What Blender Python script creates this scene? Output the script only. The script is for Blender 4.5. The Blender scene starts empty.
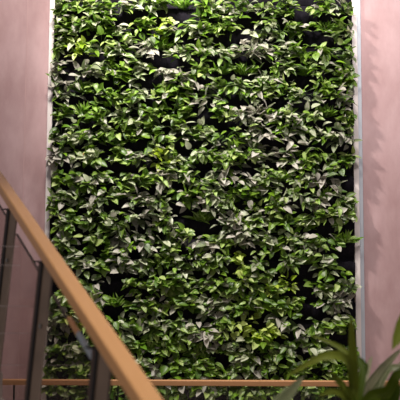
import bpy, math, random
from mathutils import Vector, Matrix

C = bpy.context.scene.collection
scene = bpy.context.scene
R = math.radians

# ------------------------------------------------------------------ camera, world, lights, exposure
F = 600.0                      # focal length in pixels of the 400 px frame
CAM = Vector((0.0, -7.5, 2.44))
PITCH, ROLL = R(4.0), R(0.26)
cd = bpy.data.cameras.new('camera')
cd.sensor_width = 36.0
cd.lens = F * 36.0 / 400.0
cd.clip_start = 0.05
cd.dof.use_dof = True
cd.dof.focus_distance = 7.4
cd.dof.aperture_fstop = 3.6
cam = bpy.data.objects.new('camera', cd)
C.objects.link(cam)
CROT = Matrix.Rotation(R(90) + PITCH, 3, 'X') @ Matrix.Rotation(ROLL, 3, 'Z')
cam.location = CAM
cam.rotation_euler = CROT.to_euler()
scene.camera = cam

w = bpy.data.worlds.new('world'); scene.world = w; w.use_nodes = True
bg = w.node_tree.nodes['Background']
bg.inputs[0].default_value = (0.95, 0.90, 0.98, 1)
bg.inputs[1].default_value = 0.155

scene.view_settings.view_transform = 'Standard'
scene.view_settings.look = 'None'
scene.view_settings.gamma = 1
scene.view_settings.use_curve_mapping = False
scene.view_settings.exposure = 0.0


def spot(name, loc, target, watts, cone, col=(1, .95, .9), rad=.09, blend=.6):
    l = bpy.data.lights.new(name, 'SPOT')
    l.energy = watts; l.spot_size = R(cone); l.spot_blend = blend
    l.color = col; l.shadow_soft_size = rad
    o = bpy.data.objects.new(name, l); C.objects.link(o)
    o.location = loc
    o.rotation_euler = (Vector(target) - Vector(loc)).to_track_quat('-Z', 'Y').to_euler()
    return o


spot('ceiling_spotlight', (-1.9, -2.5, 7.7), (.4, 0, 4.1), 1250, 70, (1, .95, .88), .18, .9)
spot('ceiling_spotlight', (-1.2, -2.5, 7.7), (-1.6, 0, 3.7), 720, 90, (1, .94, .87), .40, .9)
spot('ceiling_spotlight', (.9, -2.5, 7.7), (.9, 0, 3.9), 520, 74, (1, .94, .88), .40)
spot('ceiling_spotlight', (2.7, -2.6, 7.8), (2.2, 0, 3.6), 560, 74, (1, .93, .90), .35)
spot('rail_fill', (1.2, -6.6, 6.2), (-.4, -5.8, 2.4), 370, 40, (1, .90, .86), .15)  # added lamp without a seen fixture, brightens the near rail
spot('rail_bounce_fill', (-2.6, -8.6, 3.6), (-.5, -5.6, 2.4), 110, 50, (1, .80, .62), .2)  # added warm fill in place of bounced light on the rail side
spot('foreground_plant_fill', (1.4, -7.4, 6.0), (.6, -5.4, 2.0), 230, 34, (1, .93, .82), .2)  # added fill, source unseen, lifts the dark foreground plants


def ray(px, py):
    """direction through a point of the photograph, one metre of depth long"""
    return CROT @ Vector(((px - 200) / F, (200 - py) / F, -1.0))


def at(px, py, depth):
    """the point of the place seen there, at that depth in metres"""
    return CAM + ray(px, py) * depth


def on_plane(px, py, y):
    d = ray(px, py)
    return CAM + d * ((y - CAM.y) / d.y)


# ------------------------------------------------------------------ helpers
def tag(o, label=None, cat=None, group=None, kind=None):
    if label: o['label'] = label
    if cat: o['category'] = cat
    if group: o['group'] = group
    if kind: o['kind'] = kind
    return o


def empty(name, loc):
    o = bpy.data.objects.new(name, None); C.objects.link(o)
    o.location = loc; o.empty_display_size = .05
    return o


class MB:
    def __init__(s):
        s.v = []; s.f = []; s.uv = []; s.rnd = []; s.mi = []; s.slot = 0

    def add(s, vs, fs, uvs=None, rnd=0.5):
        b = len(s.v)
        s.v += [Vector(p) for p in vs]
        s.f += [tuple(b + i for i in f) for f in fs]
        s.uv += uvs if uvs else [(0, 0)] * len(vs)
        s.rnd += [rnd] * len(vs)
        s.mi += [s.slot] * len(fs)

    def box(s, lo, hi):
        x0, y0, z0 = lo; x1, y1, z1 = hi
        s.add([(x0, y0, z0), (x1, y0, z0), (x1, y1, z0), (x0, y1, z0), (x0, y0, z1), (x1, y0, z1), (x1, y1, z1), (x0, y1, z1)],
              [(0, 3, 2, 1), (4, 5, 6, 7), (0, 1, 5, 4), (1, 2, 6, 5), (2, 3, 7, 6), (3, 0, 4, 7)])

    def bar(s, a, b, side, up, w_, h_):
        """box along a-b, w_ wide along side, h_ along up"""
        sv = side.normalized() * w_ / 2; uv_ = up.normalized() * h_ / 2
        vs = [p + q for p in (a, b) for q in (-sv - uv_, sv - uv_, sv + uv_, -sv + uv_)]
        s.add(vs, [(0, 1, 2, 3), (7, 6, 5, 4), (0, 4, 5, 1), (1, 5, 6, 2), (2, 6, 7, 3), (3, 7, 4, 0)])

    def tube(s, pts, r, n=4, rnd=.5):
        b = []
        for i, p in enumerate(pts):
            t = (pts[min(i + 1, len(pts) - 1)] - pts[max(i - 1, 0)]).normalized()
            a = t.cross(Vector((.31, .2, .93))).normalized(); c = t.cross(a)
            rr = r[i] if isinstance(r, (list, tuple)) else r
            b += [p + (a * math.cos(k * 2 * math.pi / n) + c * math.sin(k * 2 * math.pi / n)) * rr for k in range(n)]
        fs = []
        for i in range(len(pts) - 1):
            for k in range(n):
                k2 = (k + 1) % n
                fs.append((i * n + k, i * n + k2, (i + 1) * n + k2, (i + 1) * n + k))
        fs.append(tuple(range(n))[::-1]); fs.append(tuple((len(pts) - 1) * n + k for k in range(n)))
        s.add(b, fs, None, rnd)

    def build(s, name, mat, parent=None, smooth=False, bevel=0, origin=None):
        if parent is not None: origin = parent_world(parent)
        o0 = Vector(origin) if origin is not None else Vector((0, 0, 0))
        me = bpy.data.meshes.new(name)
        me.from_pydata([p - o0 for p in s.v], [], s.f)
        uvl = me.uv_layers.new(name='UVMap')
        idx = [0] * len(me.loops); me.loops.foreach_get('vertex_index', idx)
        flat = []
        for i in idx: flat += s.uv[i]
        uvl.data.foreach_set('uv', flat)
        at_ = me.attributes.new('leaf_rand', 'FLOAT', 'POINT')
        at_.data.foreach_set('value', s.rnd)
        me.polygons.foreach_set('use_smooth', [smooth] * len(me.polygons))
        for m_ in (mat if isinstance(mat, (list, tuple)) else [mat]): me.materials.append(m_)
        me.polygons.foreach_set('material_index', s.mi)
        me.update()
        o = bpy.data.objects.new(name, me); C.objects.link(o)
        if parent is not None: o.parent = parent
        else: o.location = o0
        if bevel:
            m = o.modifiers.new('bevel', 'BEVEL'); m.width = bevel; m.segments = 3; m.limit_method = 'ANGLE'
            o.modifiers.new('wn', 'WEIGHTED_NORMAL')
        return o


def parent_world(p):
    l = Vector(p.location)
    while p.parent is not None:
        p = p.parent; l += Vector(p.location)
    return l


# ------------------------------------------------------------------ materials
def nm(name):
    m = bpy.data.materials.new(name); m.use_nodes = True
    nt = m.node_tree
    return m, nt, nt.nodes, nt.links, nt.nodes['Principled BSDF']


def plain(name, col, rough=.5, metal=0, noise=0, scale=20, stretch=(1, 1, 1), bump=0, spec=.5):
    m, nt, N, L, P = nm(name)
    P.inputs['Roughness'].default_value = rough; P.inputs['Metallic'].default_value = metal
    P.inputs['Specular IOR Level'].default_value = spec
    tc = N.new('ShaderNodeTexCoord'); mp = N.new('ShaderNodeMapping'); mp.inputs['Scale'].default_value = stretch
    L.new(tc.outputs['Object'], mp.inputs['Vector'])
    n = N.new('ShaderNodeTexNoise'); n.inputs['Scale'].default_value = scale; n.inputs['Detail'].default_value = 6
    L.new(mp.outputs['Vector'], n.inputs['Vector'])
    r = N.new('ShaderNodeValToRGB')
    r.color_ramp.elements[0].position = .3; r.color_ramp.elements[1].position = .7
    r.color_ramp.elements[0].color = (*[c * (1 - noise) for c in col], 1)
    r.color_ramp.elements[1].color = (*[min(1, c * (1 + noise)) for c in col], 1)
    L.new(n.outputs['Fac'], r.inputs['Fac']); L.new(r.outputs['Color'], P.inputs['Base Color'])
    if bump:
        b = N.new('ShaderNodeBump'); b.inputs['Strength'].default_value = bump; b.inputs['Distance'].default_value = .01
        L.new(n.outputs['Fac'], b.inputs['Height']); L.new(b.outputs['Normal'], P.inputs['Normal'])
    return m


def glass(name, tint):
    m, nt, N, L, P = nm(name)
    N.remove(P)
    out = [n for n in N if n.type == 'OUTPUT_MATERIAL'][0]
    t = N.new('ShaderNodeBsdfTransparent'); t.inputs[0].default_value = (*tint, 1)
    g = N.new('ShaderNodeBsdfGlossy'); g.inputs['Roughness'].default_value = .05
    mx = N.new('ShaderNodeMixShader')
    mx.inputs[0].default_value = .035; L.new(t.outputs[0], mx.inputs[1]); L.new(g.outputs[0], mx.inputs[2])
    L.new(mx.outputs[0], out.inputs['Surface'])
    return m


def leaf_mat(name, dark, mid, pale, amount, rough=.38, vein=.35, stripes=0, spec=.5, trans=.3, sheen=0):
    m, nt, N, L, P = nm(name)
    out = [n for n in N if n.type == 'OUTPUT_MATERIAL'][0]

    def math_(op, a, b=None, clamp=False):
        n = N.new('ShaderNodeMath'); n.operation = op; n.use_clamp = clamp
        for i, x in enumerate((a, b)):
            if x is None: continue
            if isinstance(x, (int, float)): n.inputs[i].default_value = x
            else: L.new(x, n.inputs[i])
        return n.outputs[0]
    at_ = N.new('ShaderNodeAttribute'); at_.attribute_name = 'leaf_rand'
    rnd = at_.outputs['Fac']
    uv = N.new('ShaderNodeUVMap'); uv.uv_map = 'UVMap'
    sp = N.new('ShaderNodeSeparateXYZ'); L.new(uv.outputs[0], sp.inputs[0])
    u, v = sp.outputs[0], sp.outputs[1]
    edge = math_('ABSOLUTE', math_('SUBTRACT', u, .5))           # 0 midrib .. .5 margin
    # variegation patches, different on each leaf
    cmb = N.new('ShaderNodeCombineXYZ')
    L.new(math_('MULTIPLY', edge, 3.0 if not stripes else stripes), cmb.inputs[0])
    L.new(math_('MULTIPLY', v, 2.2 if not stripes else .6), cmb.inputs[1])
    L.new(math_('MULTIPLY', rnd, 37.0), cmb.inputs[2])
    no = N.new('ShaderNodeTexNoise'); no.inputs['Scale'].default_value = 1.6; no.inputs['Detail'].default_value = 3
    L.new(cmb.outputs[0], no.inputs['Vector'])
    # leaf to leaf difference in the amount of variegation
    lv = math_('MULTIPLY', math_('FRACT', math_('MULTIPLY', rnd, 13.7)), .80)
    base = math_('ADD', math_('SUBTRACT', no.outputs['Fac'], .62), lv)
    base = math_('ADD', base, amount)
    if not stripes:
        base = math_('SUBTRACT', base, math_('MULTIPLY', math_('POWER', math_('MULTIPLY', edge, 2.0), 4.0), .28))
    patch = math_('MULTIPLY', base, 5.0, True)
    rib = math_('SUBTRACT', 1.0, math_('MULTIPLY', edge, 22.0), True)
    g = N.new('ShaderNodeMix'); g.data_type = 'RGBA'
    L.new(math_('FRACT', math_('MULTIPLY', rnd, 7.3)), g.inputs[0])
    g.inputs[6].default_value = (*dark, 1); g.inputs[7].default_value = (*mid, 1)
    h = N.new('ShaderNodeMix'); h.data_type = 'RGBA'
    L.new(patch, h.inputs[0]); L.new(g.outputs[2], h.inputs[6]); h.inputs[7].default_value = (*pale, 1)
    k = N.new('ShaderNodeMix'); k.data_type = 'RGBA'
    L.new(math_('MULTIPLY', rib, vein), k.inputs[0]); L.new(h.outputs[2], k.inputs[6]); k.inputs[7].default_value = (.45, .55, .22, 1)
    L.new(k.outputs[2], P.inputs['Base Color'])
    P.inputs['Roughness'].default_value = rough
    P.inputs['Specular IOR Level'].default_value = spec
    if sheen:
        P.inputs['Sheen Weight'].default_value = sheen
        P.inputs['Sheen Tint'].default_value = (.95, .85, 1, 1)
    tr = N.new('ShaderNodeBsdfTranslucent'); L.new(k.outputs[2], tr.inputs[0])
    mx = N.new('ShaderNodeMixShader'); mx.inputs[0].default_value = trans
    L.new(P.outputs[0], mx.inputs[1]); L.new(tr.outputs[0], mx.inputs[2]); L.new(mx.outputs[0], out.inputs['Surface'])
    return m


M = {
    'V': leaf_mat('variegated_leaf', (.070, .14, .018), (.19, .30, .045), (.56, .59, .40), -.12),
    'S': leaf_mat('silvery_leaf', (.09, .16, .04), (.25, .29, .15), (.54, .50, .43), -.06, rough=.42, sheen=.2),
    'G': leaf_mat('green_leaf', (.060, .14, .010), (.20, .34, .025), (.45, .55, .18), -.32),
    'B': leaf_mat('bright_green_leaf', (.10, .24, .010), (.23, .42, .02), (.4, .55, .15), -.25),
    'L': leaf_mat('lime_leaf', (.25, .42, .02), (.45, .60, .03), (.6, .7, .2), -.1, trans=.35),
}
M_stem = plain('green_stem', (.09, .16, .03), .5)
M_drybrown = leaf_mat('dry_orange_leaf', (.45, .2, .06), (.6, .3, .1), (.7, .45, .2), 0)
M_felt = plain('charcoal_felt', (.017, .0145, .021), .95, noise=.3, scale=60, bump=.3, spec=.1)


def plaster():
    m, nt, N, L, P = nm('pink_plaster')
    tc = N.new('ShaderNodeTexCoord')
    mp = N.new('ShaderNodeMapping'); mp.inputs['Scale'].default_value = (1, 1, .45); L.new(tc.outputs['Object'], mp.inputs['Vector'])
    n = N.new('ShaderNodeTexNoise'); n.inputs['Scale'].default_value = 2.2; n.inputs['Detail'].default_value = 9; n.inputs['Roughness'].default_value = .6
    L.new(mp.outputs[0], n.inputs['Vector'])
    r = N.new('ShaderNodeValToRGB')
    r.color_ramp.elements[0].position = .34; r.color_ramp.elements[1].position = .66
    r.color_ramp.elements[0].color = (.475, .292, .292, 1); r.color_ramp.elements[1].color = (.62, .412, .418, 1)
    L.new(n.outputs['Fac'], r.inputs['Fac'])
    n2 = N.new('ShaderNodeTexNoise'); n2.inputs['Scale'].default_value = 9; n2.inputs['Detail'].default_value = 8
    L.new(mp.outputs[0], n2.inputs['Vector'])
    mx = N.new('ShaderNodeMix'); mx.data_type = 'RGBA'; mx.blend_type = 'SOFT_LIGHT'; mx.inputs[0].default_value = .35
    L.new(r.outputs[0], mx.inputs[6]); L.new(n2.outputs['Color'], mx.inputs[7])
    hs = N.new('ShaderNodeRGBToBW'); L.new(n2.outputs['Color'], hs.inputs[0]); L.new(hs.outputs[0], mx.inputs[7])
    L.new(mx.outputs[2], P.inputs['Base Color']); P.inputs['Roughness'].default_value = .75
    b = N.new('ShaderNodeBump'); b.inputs['Strength'].default_value = .15; b.inputs['Distance'].default_value = .01
    L.new(n2.outputs['Fac'], b.inputs['Height']); L.new(b.outputs[0], P.inputs['Normal'])
    return m


def wood(name, c0, c1, axis=(1, 1, 1), rough=.35):
    m, nt, N, L, P = nm(name)
    tc = N.new('ShaderNodeTexCoord')
    mp = N.new('ShaderNodeMapping'); mp.inputs['Scale'].default_value = axis; L.new(tc.outputs['UV'], mp.inputs['Vector'])
    n = N.new('ShaderNodeTexNoise'); n.inputs['Scale'].default_value = 6; n.inputs['Detail'].default_value = 7
    L.new(mp.outputs[0], n.inputs['Vector'])
    r = N.new('ShaderNodeValToRGB'); r.color_ramp.elements[0].color = (*c0, 1); r.color_ramp.elements[1].color = (*c1, 1)
    r.color_ramp.elements[0].position = .3; r.color_ramp.elements[1].position = .7
    L.new(n.outputs['Fac'], r.inputs['Fac']); L.new(r.outputs[0], P.inputs['Base Color'])
    P.inputs['Roughness'].default_value = rough
    return m


M_plaster = plaster()
M_trim = plain('pale_painted_trim', (.90, .80, .78), .5, noise=.05, scale=3)
M_metal = plain('grey_aluminium_strip', (.60, .64, .70), .4, .0, noise=.08, scale=5, stretch=(1, 1, .2))
M_oak = wood('oiled_oak', (.60, .31, .12), (.68, .38, .17), (1, 14, 1))
M_oak2 = wood('oak_landing_rail', (.50, .24, .10), (.58, .30, .14), (1, 14, 1), .45)
M_steel = plain('dark_bronze_steel', (.20, .15, .115), .5, .1, noise=.15, scale=8)
M_steel3 = plain('dark_brown_steel', (.07, .045, .035), .5, .1)
M_steel2 = plain('black_steel', (.012, .011, .011), .5, .2)
M_bolt = plain('brushed_bolt_steel', (.35, .33, .3), .35, 1)
M_reflection = plain('glass_reflection_grey', (.42, .37, .36), .4, .5)
M_cap = plain('glass_edge_channel', (.07, .05, .045), .4, .5)
M_cap2 = plain('blue_grey_edge_reflection', (.33, .40, .48), .4, .1)
M_glass = glass('tinted_glass', (.80, .76, .74))
M_glass2 = glass('clear_glass', (.95, .96, .95))
M_floor = plain('stone_floor', (.45, .38, .33), .5, noise=.1, scale=2)
M_step = plain('concrete_stair', (.40, .36, .33), .7, noise=.12, scale=3)

# ------------------------------------------------------------------ setting
# living wall panel: between photograph columns 50.5 and 355 at mid height
xl = on_plane(51.8, 200, 0).x; xr = on_plane(352.8, 200, 0).x
TOP, ROOF = 5.72, 7.0
b = MB(); b.box((-5.5, .0, 0), (5.5, .2, ROOF)); tag(b.build('wall_back', M_plaster), kind='structure')
b = MB(); b.box((-5.5, -9.5, -.12), (5.5, .2, 0)); tag(b.build('floor', M_floor), kind='structure')
# trims flanking the planting panel
b = MB(); b.box((xl - .062, -.075, 0), (xl, -.001, ROOF)); tag(b.build('trim_1', M_trim, bevel=.003), kind='structure')
b = MB(); b.box((xr, -.075, 0), (xr + .064, -.001, ROOF)); tag(b.build('trim_2', M_trim, bevel=.003), kind='structure')
b = MB(); b.box((xr + .065, -.03, 0), (xr + .122, -.001, ROOF)); tag(b.build('trim_3', M_metal, bevel=.003), kind='structure')
# slim cover strip over the joint of the plaster on the left
xj = on_plane(24, 150, 0).x
b = MB(); b.box((xj - .006, -.004, 0), (xj + .006, .0, ROOF)); tag(b.build('trim_4', plain('joint_filler', (.56, .36, .36), .8)), kind='structure')

# ------------------------------------------------------------------ felt planting panel
PITCHPX = 21.0
NR, NC = 19, 15


def row_z(r): return on_plane(203, 10 + PITCHPX * r, -.08).z


panel = empty('felt_planting_panel', (0, 0, 0))
tag(panel, 'tall charcoal felt pocket panel holding the whole wall of plants', 'planting panel')
b = MB(); b.box((xl + .002, -.03, .02), (xr - .002, -.002, TOP)); b.build('backing', M_felt, panel)
rng = random.Random(5)
extra = [row_z(-1), ] + [row_z(r) for r in range(NR)] + [row_z(NR - 1) - .265 * k for k in (1, 2)]
for zr in extra:
    if zr < .3: continue
    b = MB(); n = 150; prof = [(.03, -.085), (.0, -.095), (-.05, -.09), (-.12, -.075), (-.185, -.036)]
    ph = rng.random() * 6
    vs = []; fs = []
    for i in range(n + 1):
        t = i / n; x = xl + .004 + (xr - xl - .008) * t
        s_ = abs(math.sin(x * math.pi / .127 + ph))
        for dz, y in prof:
            k = (y + .036) / -.059
            vs.append((x, min(y + k * (.022 * (1 - s_ ** .6) + .004 * math.sin(x * 90 + ph)), -.031), zr + dz - .02 * k * s_ + .006 * math.sin(x * 5 + ph)))
    m_ = len(prof)
    for i in range(n):
        for j in range(m_ - 1):
            fs.append((i * m_ + j, i * m_ + j + 1, (i + 1) * m_ + j + 1, (i + 1) * m_ + j))
    b.add(vs, fs)
    b.build('felt_pocket', M_felt, panel, smooth=True)

# ------------------------------------------------------------------ plants of the living wall
GRID = """
VGGVV GBGVV VG.GV
GVGVG LVVG. VVGBV
VLGVS BVVVS SVGGV
SSVGV SSGBB VVBVG
SBGGV GGSVV VGVGS
GBGVV GG.GS SVVBG
VVVGG GVVGV SSBVS
SVVGS LVVGV SSGVG
GGVVG SGVSS VBVS.
VVSBS VGSVG GVSBV
GVVVS V.BSV VGVGG
V.GSS VGSVS VGVGB
VVGSV GVGVL VVBV.
.VS.G GGVGG GL.VV
GVGBG SGVSG GG.SS
SLGVV VVSGL LSGVG
GVGVG GGGSV GVV.G
GGGGV SGGVV VGGGG
GVGGV GGGVG GGVGG
""".split()
GRID = [''.join(GRID[i * 3:i * 3 + 3]) for i in range(NR)]

OVATE = [(0, .06), (.07, .34), (.24, .5), (.46, .49), (.70, .35), (.88, .15), (1, .0)]
LANCE = [(0, .05), (.12, .28), (.35, .48), (.6, .42), (.82, .2), (1, 0)]


def leaf(mb, base, tip_dir, normal, L_, W_, rnd, prof=OVATE, droop=.35, fold=.18):
    t = tip_dir.normalized()
    n = (normal - t * normal.dot(t)).normalized()
    s = t.cross(n)
    vs = []; uv = []; fs = []
    for i, (v, hw) in enumerate(prof):
        ang = droop * (v - .25) * 1.3
        c = base + t * (L_ * v) - n * (L_ * droop * v * v * .5)
        up = (n + t * ang).normalized()
        for k, sg in enumerate((-1, 0, 1)):
            vs.append(c + s * (sg * hw * W_) + up * (abs(sg) * hw * W_ * fold * 2))
            uv.append((.5 + .5 * sg, v))
    q = len(prof)
    for i in range(q - 1):
        a = i * 3; d = a + 3
        fs += [(a, a + 1, d + 1, d), (a + 1, a + 2, d + 2, d + 1)]
    mb.add(vs, fs, uv, rnd)


ORD = ['', 'first', 'second', 'third', 'fourth', 'fifth', 'sixth', 'seventh', 'eighth', 'ninth', 'tenth', 'eleventh', 'twelfth',
       'thirteenth', 'fourteenth', 'fifteenth', 'sixteenth', 'seventeenth', 'eighteenth', 'nineteenth']
LOOK = {'V': ('cream-variegated leafy plant', 'variegated_plant'), 'S': ('silvery grey-leaved plant', 'silver_leaf_plant'),
        'G': ('mid-green trailing plant', 'trailing_plant'), 'B': ('bright slender-leaved plant', 'upright_leaf_plant'),
        'L': ('yellow-lime leaved plant', 'lime_leaf_plant')}


def wall_plant(kind, x0, z0, rg, big=1.0):
    root_p = Vector((x0, -.085, z0 - .01))
    root = empty(LOOK[kind][1], root_p)
    fo = MB(); st = MB()
    n = {'V': 34, 'S': 31, 'G': 37, 'B': 46, 'L': 34}[kind]
    n = int(n * (1.0 + .3 * (rg.random() - .5)) * big)
    # a few shoots, each with its own spread direction
    shoots = []
    for k in range(rg.randint(4, 6)):
        a = rg.uniform(-1, 1)
        shoots.append(Vector((a * .128, -rg.uniform(.03, .12), rg.uniform(-.075, .10) - abs(a) * .02)))
    for i in range(n):
        if kind == 'B':
            a = rg.gauss(0, .55)
            base = root_p + Vector((math.sin(a) * .05 + rg.gauss(0, .035), -rg.uniform(.0, .06), rg.uniform(-.01, .05)))
            tip = Vector((math.sin(a), -rg.uniform(.15, .8), math.cos(a) * rg.uniform(.3, 1.0)))
            nor = Vector((rg.gauss(0, .35), -.8, .55 + rg.gauss(0, .2)))
            Lf = rg.uniform(.085, .14); Wf = Lf * rg.uniform(.2, .3)
            leaf(fo, base, tip, nor, Lf, Wf, rg.random(), LANCE, rg.uniform(.3, .9), .2)
            st.tube([root_p + Vector((rg.gauss(0, .01), 0, -.01)), base + tip * .004], .0022, 3)
            continue
        sh = shoots[i % len(shoots)]
        off = sh + Vector((rg.gauss(0, .046), -rg.uniform(-.02, .05), rg.gauss(0, .040)))
        off.y = min(off.y, -.012)
        off.x = max(xl + .035, min(xr - .035, root_p.x + off.x)) - root_p.x
        ex = min(root_p.x + off.x - xl, xr - root_p.x - off.x)
        if ex < .2: off.y = max(off.y, -.02 - ex * .4)
        base = root_p + off
        # tips spread sideways, forward and down; the blades face the light above and in front
        tip = Vector((rg.gauss(0, .8) + off.x * 4, -rg.uniform(.1, .75), rg.gauss(-.08, .42)))
        nor = Vector((rg.gauss(0, .34), -rg.uniform(.25, 1.0), rg.uniform(.45, 1.1)))
        if base.x < xl + .09: tip.x = abs(tip.x) * rg.choice((.3, 1, -.3))
        if base.x > xr - .09: tip.x = -abs(tip.x) * rg.choice((.3, 1, -.3))
        q_ = rg.random(); fo.slot = 0 if (q_ > .42 or (kind in 'SL' and q_ > .16)) else (3 if (q_ > .32 and kind != 'L') else (1 if q_ > .13 else 2))
        Lf = rg.uniform(.082, .130); Wf = Lf * rg.uniform(.56, .74)
        if kind == 'S': Lf *= 1.14; Wf *= 1.02; nor.z += .15
        if kind == 'V': Lf *= 1.05
        if kind == 'L': Lf *= .85; Wf *= .85
        if fo.slot == 2: Wf *= .72
        leaf(fo, base, tip, nor, Lf, Wf, rg.random(), OVATE, rg.uniform(.1, .7), rg.uniform(.1, .3))
        mid = root_p + off * .5 + Vector((0, -.01, .02 + rg.random() * .01))
        st.tube([root_p, mid, base + tip.normalized() * .004], .0022, 3)
    st.build('stem', M_stem, root, smooth=True)
    fo.build('foliage', [M[kind], M['G'], M['B' if kind != 'L' else 'L'], M['S']], root, smooth=True)
    return root


rg = random.Random(11)
for r in range(NR):
    z0 = row_z(r)
    count = 0
    total = sum(c != '.' for c in GRID[r])
    for c in range(NC):
        k = GRID[r][c]
        if k == '.': continue
        count += 1
        x0 = xl + .115 + (xr - xl - .23) * c / (NC - 1) + rg.gauss(0, .016)
        x0 = max(xl + .10, min(xr - .10, x0))
        o = wall_plant(k, x0, z0 + rg.gauss(0, .026), rg)
        if count <= (total + 1) // 2: colp = ('leftmost' if count == 1 else ORD[count] + ' from the left')
        else:
            q = total - count + 1
            colp = ('rightmost' if q == 1 else ORD[q] + ' from the right')
        if r == 0: rowp = 'of the topmost row'
        elif r == NR - 1: rowp = 'of the row below the landing rail'
        elif r == NR - 2: rowp = 'of the row just above the landing rail'
        elif r > 11: rowp = 'of the %s row above the landing rail' % ORD[NR - 1 - r]
        else: rowp = 'of the %s row from the top' % ORD[r + 1]
        lab = '%s, %s %s' % (LOOK[k][0], colp, rowp)
        tag(o, lab, 'plant', 'plants growing in the felt wall pockets')
        if (r, c) == (7, 1):
            d = MB(); p0 = on_plane(84, 152, -.2)
            leaf(d, p0, Vector((-.45, -.2, -1)), Vector((.3, -1, .3)), .12, .03, .4, LANCE, .3)
            dl = d.build('dried_leaf', M_drybrown, o, smooth=True); dl['label'] = 'dried orange leaf'

# ------------------------------------------------------------------ landing balustrade in front of the wall
YB = -1.0
pz = on_plane(200, 380.2, YB).z       # top of the rail
lb = empty('landing_balustrade', (0, YB, 0))
tag(lb, 'level glass balustrade with slim oak rail in front of the plant wall', 'balustrade')
b = MB()
x0, x1, w_, h_ = -3.3, 3.3, .055, .055
b.add([(x0, YB - w_ / 2, pz - h_), (x1, YB - w_ / 2, pz - h_), (x1, YB + w_ / 2, pz - h_), (x0, YB + w_ / 2, pz - h_),
       (x0, YB - w_ / 2, pz), (x1, YB - w_ / 2, pz), (x1, YB + w_ / 2, pz), (x0, YB + w_ / 2, pz)],
      [(0, 3, 2, 1), (4, 5, 6, 7), (0, 1, 5, 4), (1, 2, 6, 5), (2, 3, 7, 6), (3, 0, 4, 7)],
      [(x0, 0), (x1, 0), (x1, 1), (x0, 1), (x0, .5), (x1, .5), (x1, 1.5), (x0, 1.5)])
b.build('handrail', M_oak2, lb, bevel=.006)
joints = [on_plane(p, 390, YB).x for p in (14, 118, 228, 336)]
step = (joints[-1] - joints[0]) / 3
joints = [joints[0] - step] + joints + [joints[-1] + step]
for xx in joints:
    b = MB(); b.box((xx - .007, YB - .012, 0), (xx + .007, YB + .012, pz - h_)); b.build('post', M_steel2, lb)
for i in range(len(joints) - 1):
    b = MB(); b.box((joints[i] + .012, YB - .005, .06), (joints[i + 1] - .012, YB + .005, pz - h_ - .012)); b.build('glass_panel', M_glass2, lb)
b = MB(); b.box((x0, YB - .02, 0), (x1, YB + .02, .05)); b.build('base_channel', M_steel2, lb)

# ------------------------------------------------------------------ stair balustrade, near
dirw = ray(-133, -16); dirw.normalize()
hd = Vector((dirw.x, dirw.y, 0)).normalized()
side = Vector((hd.y, -hd.x, 0))                 # to the right of the stair
topn = side.cross(dirw).normalized()
A = at(0, 182.0, 3.0)                           # centre of the rail


def along(t): return A - dirw * t               # t metres down towards the viewer


def t_for_px(px, off=Vector((0, 0, 0))):
    lo, hi = -.5, 1.9
    for _ in range(40):
        m_ = (lo + hi) / 2
        q = CROT.transposed() @ (along(m_) + off - CAM)
        x = 200 + F * q.x / -q.z
        if x < px: lo = m_
        else: hi = m_
    return lo


sb = empty('stair_balustrade', (A.x, A.y, 0))
tag(sb, 'sloping glass stair balustrade with thick oak handrail on dark twin-plate posts', 'balustrade')
RW, RH = .055, .045
b = MB()
a_, b_ = along(-1.6), along(2.5)
pts = []
for e, P_ in enumerate((a_, b_)):
    for k, (sx, sz) in enumerate(((-1, -1), (1, -1), (1, 1), (-1, 1))):
        pts.append(P_ + side * sx * RW / 2 + topn * sz * RH / 2)
b.add(pts, [(0, 1, 2, 3), (7, 6, 5, 4), (0, 4, 5, 1), (1, 5, 6, 2), (2, 6, 7, 3), (3, 7, 4, 0)],
      [(0, 0), (0, .5), (0, 1), (0, 1.5), (6, 0), (6, .5), (6, 1), (6, 1.5)])
b.build('handrail', M_oak, sb, bevel=.008)

postdir = None
tposts = []
lean = Vector((-.085, 0, -1)).normalized()
BAL = 1.12                                      # rail height above the stair
face_n = -side                                  # seen side of the plates
for px in (-34, 15, 50, 108):
    t = t_for_px(px)
    P_ = along(t) - topn * RH / 2
    tposts.append(t)
    po = MB()
    u_ = hd
    low = P_ + lean * (BAL - .02)
    # the wider plate, and the narrow one left of it with the dark spacer between
    wide, slim = .052, .018
    view = (P_ - CAM).normalized()
    sd = Vector((-view.y, view.x, 0)).normalized() * -1      # across the post, roughly facing the stair
    sd = (hd * -1 + side * .35).normalized()
    dpt = Vector((sd.y, -sd.x, 0))
    po.bar(P_, low, sd, dpt, wide, .010)
    post = po.build('post', M_steel, sb, bevel=.001)
    s2 = MB(); q = -sd * (wide / 2 + .012 + slim / 2)
    s2.bar(P_ + q + Vector((0, 0, -.002)), low + q, sd, dpt, slim, .014); s2.build('side_plate', M_steel3, post, bevel=.001)
    s3 = MB(); q = -sd * (wide / 2 + .006)
    s3.bar(P_ + q, low + q, sd, dpt, .0119, .02); s3.build('spacer', M_steel2, post)
    s4 = MB(); s4.bar(P_ + topn * .004 - sd * .04 - dirw * .0, P_ + topn * .004 - sd * .04 - topn * .006, sd, dpt, .075, .03); s4.build('rail_bracket', M_steel2, post)
    for h in (.23, .58, .93):
        cpt = P_ + lean * h
        nn = dpt if dpt.dot(CAM - P_) > 0 else -dpt
        bm = MB(); bm.tube([cpt + nn * .005, cpt + nn * .012], .008, 10); bm.build('bolt', M_bolt, post)

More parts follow.
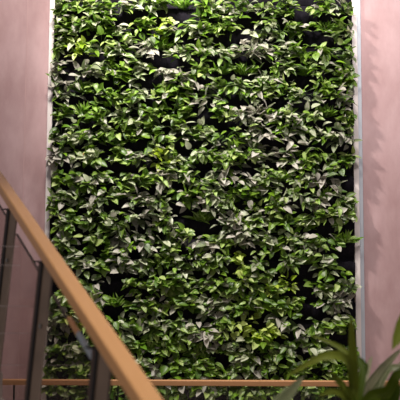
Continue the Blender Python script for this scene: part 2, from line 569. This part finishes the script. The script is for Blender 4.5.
# glass panels between posts, top edge below the rail
gt = at(0, 205.5, 3.0) - A                       # offset from the rail centre to the glass top edge
gdrop = gt.z
for i in range(3):
    ta, tb = tposts[i] + .055, tposts[i + 1] - .055
    pa, pb = along(ta), along(tb)
    dn = Vector((0, 0, gdrop)); low = lean * (BAL - .06)
    g = MB()
    th = side * .005
    q0, q1 = pa + dn, pb + dn
    sh = Vector((lean.x, lean.y, 0)) / -lean.z
    r0, r1 = pa + low, pb + low
    vs = [q0 - th, q1 - th, r1 - th, r0 - th, q0 + th, q1 + th, r1 + th, r0 + th]
    g.add(vs, [(0, 3, 2, 1), (4, 5, 6, 7), (0, 1, 5, 4), (1, 2, 6, 5), (2, 3, 7, 6), (3, 0, 4, 7)])
    gp = g.build('glass_panel', M_glass, sb)
    cp = MB()
    thick = .006
    cp.bar(q0 + Vector((0, 0, thick / 2)), q1 + Vector((0, 0, thick / 2)), side, topn, .010, thick)
    cp.build('edge_channel', M_cap, gp, bevel=.002)
    if i == 2:  # thicker glass edge, brown and blue-grey reflections put into its colours
        for f0, f1, mt in ((.38, .58, M_oak2), (.58, .97, M_cap2)):
            k0, k1 = q0.lerp(q1, f0), q0.lerp(q1, f1)
            eg = MB(); eg.bar(k0 + Vector((0, 0, .012)), k1 + Vector((0, 0, .012)), side, topn, .014, .016)
            eg.build('edge_reflection', mt, gp, bevel=.003)
# thin tubes standing in for horizontal reflections in the stair glass
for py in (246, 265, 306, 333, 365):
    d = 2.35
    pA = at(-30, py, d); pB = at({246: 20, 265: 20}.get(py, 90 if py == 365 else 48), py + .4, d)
    wb = MB(); wb.tube([pA, pB], .0011, 6); wb.build('reflection_line', M_reflection, sb)

# the flight of steps below and left of the balustrade
stp = MB()
rise = dirw.z / math.hypot(dirw.x, dirw.y)
n0 = along(2.5)
tread = .34
for k in range(12):
    c0 = Vector((n0.x, n0.y, 0)) + hd * tread * k
    top = n0.z - BAL - .05 + rise * tread * k
    if top < .05: continue
    stp_p = [c0 + side * .12, c0 + side * .12 + hd * (tread + .0), c0 - side * 1.5 + hd * tread, c0 - side * 1.5]
    vs = [Vector((p.x, p.y, .001)) for p in stp_p] + [Vector((p.x, p.y, top)) for p in stp_p]
    stp.add(vs, [(0, 3, 2, 1), (4, 5, 6, 7), (0, 1, 5, 4), (1, 2, 6, 5), (2, 3, 7, 6), (3, 0, 4, 7)])
tag(stp.build('floor_stairs', M_step), kind='structure')

# ------------------------------------------------------------------ foreground potted plants
M_drac = leaf_mat('dracaena_leaf', (.045, .085, .003), (.08, .125, .006), (.16, .20, .02), -.12, rough=.6, spec=.25, stripes=6, vein=.1)
M_strip = leaf_mat('striped_leaf', (.10, .17, .04), (.20, .26, .10), (.62, .62, .42), .2, rough=.4, stripes=9, vein=.1)
M_pale = leaf_mat('pale_striped_leaf', (.10, .17, .05), (.15, .22, .08), (.40, .44, .26), .15, rough=.4, stripes=8, vein=.1)
M_pot = plain('dark_planter', (.05, .05, .05), .6, noise=.1)
M_soil = plain('potting_soil', (.03, .02, .012), .95, noise=.4, scale=60, bump=.6)


def ribbon(mb, pts, wmax, rnd, twist=0.0, tipw=0.0):
    """a strap leaf along a smooth curve through pts (each a world point), broad side towards the room"""
    P_ = []
    n = 12
    m_ = len(pts) - 1
    for i in range(n + 1):
        t = i / n * m_
        k = min(int(t), m_ - 1); f = t - k
        p0 = pts[max(k - 1, 0)]; p1 = pts[k]; p2 = pts[k + 1]; p3 = pts[min(k + 2, m_)]
        P_.append(.5 * ((2 * p1) + (-p0 + p2) * f + (2 * p0 - 5 * p1 + 4 * p2 - p3) * f * f + (-p0 + 3 * p1 - 3 * p2 + p3) * f ** 3))
    vs = []; uv = []; fs = []
    for i, p in enumerate(P_):
        v = i / n
        t = (P_[min(i + 1, n)] - P_[max(i - 1, 0)]).normalized()
        out = Vector((math.sin(twist), -math.cos(twist), .45))
        s = t.cross(out).normalized(); nn = s.cross(t)
        hw = wmax / 2 * (min(1, .45 + v * 1.6)) * (max(0, 1 - v ** 3.2) ** .8) + .0005
        for k, sg in enumerate((-1, -.5, 0, .5, 1)):
            vs.append(p + s * sg * hw + nn * abs(sg) * hw * .35)
            uv.append((.5 + .5 * sg, v))
    for i in range(n):
        for k in range(4):
            a = i * 5 + k
            fs.append((a, a + 1, a + 6, a + 5))
    mb.add(vs, fs, uv, rnd)


def px_leaves(root, mat, leaves, base, name='foliage'):
    """leaves: (list of (px, py, depth)), width in metres, random, twist"""
    mb = MB()
    for pl, wd, rn, tw in leaves:
        pts = [base + Vector((rn * .03 - .015, 0, 0))] + [at(*q) for q in pl]
        ribbon(mb, pts, wd, rn, tw)
    return mb.build(name, mat, root, smooth=True)


def planter(x, y, top, rad, label):
    p = empty('planter', (x, y, 0))
    tag(p, label, 'planter')
    n = 28; b = MB(); vs = []; fs = []
    prof = [(0, 0), (rad * .8, 0), (rad, top), (rad * .9, top), (rad * .88, top - .06)]
    for r_, z in prof[1:]:
        vs += [(x + r_ * math.cos(k * 2 * math.pi / n), y + r_ * math.sin(k * 2 * math.pi / n), z) for k in range(n)]
    for j in range(3):
        for k in range(n):
            k2 = (k + 1) % n
            fs.append((j * n + k, j * n + k2, (j + 1) * n + k2, (j + 1) * n + k))
    fs.append(tuple(range(n))[::-1])
    b.add(vs, fs); b.build('pot', M_pot, p, smooth=False)
    s_ = MB(); s_.add([(x + rad * .885 * math.cos(k * 2 * math.pi / n), y + rad * .885 * math.sin(k * 2 * math.pi / n), top - .05) for k in range(n)], [tuple(range(n))])
    s_.build('soil', M_soil, p)
    return p


D1 = 2.0
b1 = at(354, 440, D1)
planter(b1.x, b1.y, b1.z + .03, .12, 'dark round planter standing tall beneath the strap-leaved foreground plant')
r1 = empty('dracaena', b1)
tag(r1, 'dark green strap-leaved plant with one tall upright blade, in front of the rail', 'plant')
px_leaves(r1, M_drac, [
    ([(353, 385, D1), (352, 350, D1 - .02), (350.5, 316, D1 - .05)], .036, .12, .1),
    ([(353, 385, D1), (346, 360, D1 - .08), (322, 357, D1 - .12), (286, 377, D1 - .10)], .036, .35, -.1),
    ([(353, 390, D1), (349, 358, D1 + .03), (335, 345, D1 + .06), (310, 335, D1 + .08)], .026, .62, .1),
    ([(346, 395, D1), (336, 380, D1 - .05), (331, 372, D1 - .08)], .022, .5, 0),
    ([(357, 400, D1), (362, 372, D1 + .04), (353, 350, D1 + .1)], .028, .22, .2),
    ([(366, 402, D1), (388, 392, D1 - .04), (396, 376, D1 - .06), (412, 366, D1 - .06)], .046, .81, 0),
    ([(372, 412, D1), (392, 402, D1 - .08), (400, 384, D1 - .1)], .040, .44, 0),
    ([(350, 405, D1), (335, 392, D1 - .06), (318, 396, D1 - .1)], .028, .93, 0),
    ([(352, 402, D1), (345, 388, D1 - .02), (338, 376, D1 - .03)], .022, .7, .1),
    ([(354, 405, D1), (357, 385, D1 + .05), (366, 366, D1 + .08), (350, 352, D1 + .1)], .024, .3, .2),
], b1, 'foliage')
b2 = at(385, 445, D1 + .42)
planter(b2.x, b2.y, b2.z + .03, .12, 'small dark planter beneath the pale striped plant at the corner')
r2 = empty('striped_leaf_plant', b2)
tag(r2, 'pale grey-green striped plant leaning to the right behind the dark strap leaves', 'plant')
px_leaves(r2, M_strip, [
    ([(366, 400, 2.3), (378, 374, 2.25), (402, 348, 2.2)], .042, .15, .1),
    ([(364, 395, 2.4), (367, 370, 2.4), (372, 356, 2.4)], .030, .55, .2),
    ([(380, 400, 2.4), (381, 380, 2.4), (379, 364, 2.4)], .026, .75, 0),
    ([(376, 402, 2.3), (386, 372, 2.3), (398, 367, 2.3), (415, 370, 2.3)], .030, .95, 0),
    ([(388, 402, 2.4), (394, 378, 2.4), (404, 358, 2.4)], .044, .35, .1),
    ([(372, 405, 2.4), (364, 388, 2.4), (352, 375, 2.4)], .022, .88, .2),
], b2)
b3 = at(430, 420, 1.9)
planter(b3.x, b3.y, b3.z + .03, .10, 'dark planter just off the right edge under the broad green leaf')
r3 = empty('broad_leaf_plant', b3)
tag(r3, 'broad dark green leaf entering above the other foreground leaves at the right edge', 'plant')
px_leaves(r3, M_drac, [
    ([(434, 370, 1.9), (424, 325, 1.88), (408, 318, 1.84), (392, 350, 1.80)], .085, .2, .1),
], b3)
b4 = at(268, 440, 1.75)
planter(b4.x, b4.y, b4.z + .03, .12, 'dark planter under the blurred pale-leaved plant, left of the others')
r4 = empty('pale_leaf_plant', b4)
tag(r4, 'pale green striped plant with one blunt leaf crossing the landing rail', 'plant')
px_leaves(r4, M_pale, [
    ([(276, 412, 1.75), (288, 396, 1.74), (304, 376, 1.72)], .040, .3, -.3),
    ([(272, 412, 1.75), (278, 400, 1.76), (288, 386, 1.77)], .026, .6, .1),
], b4)
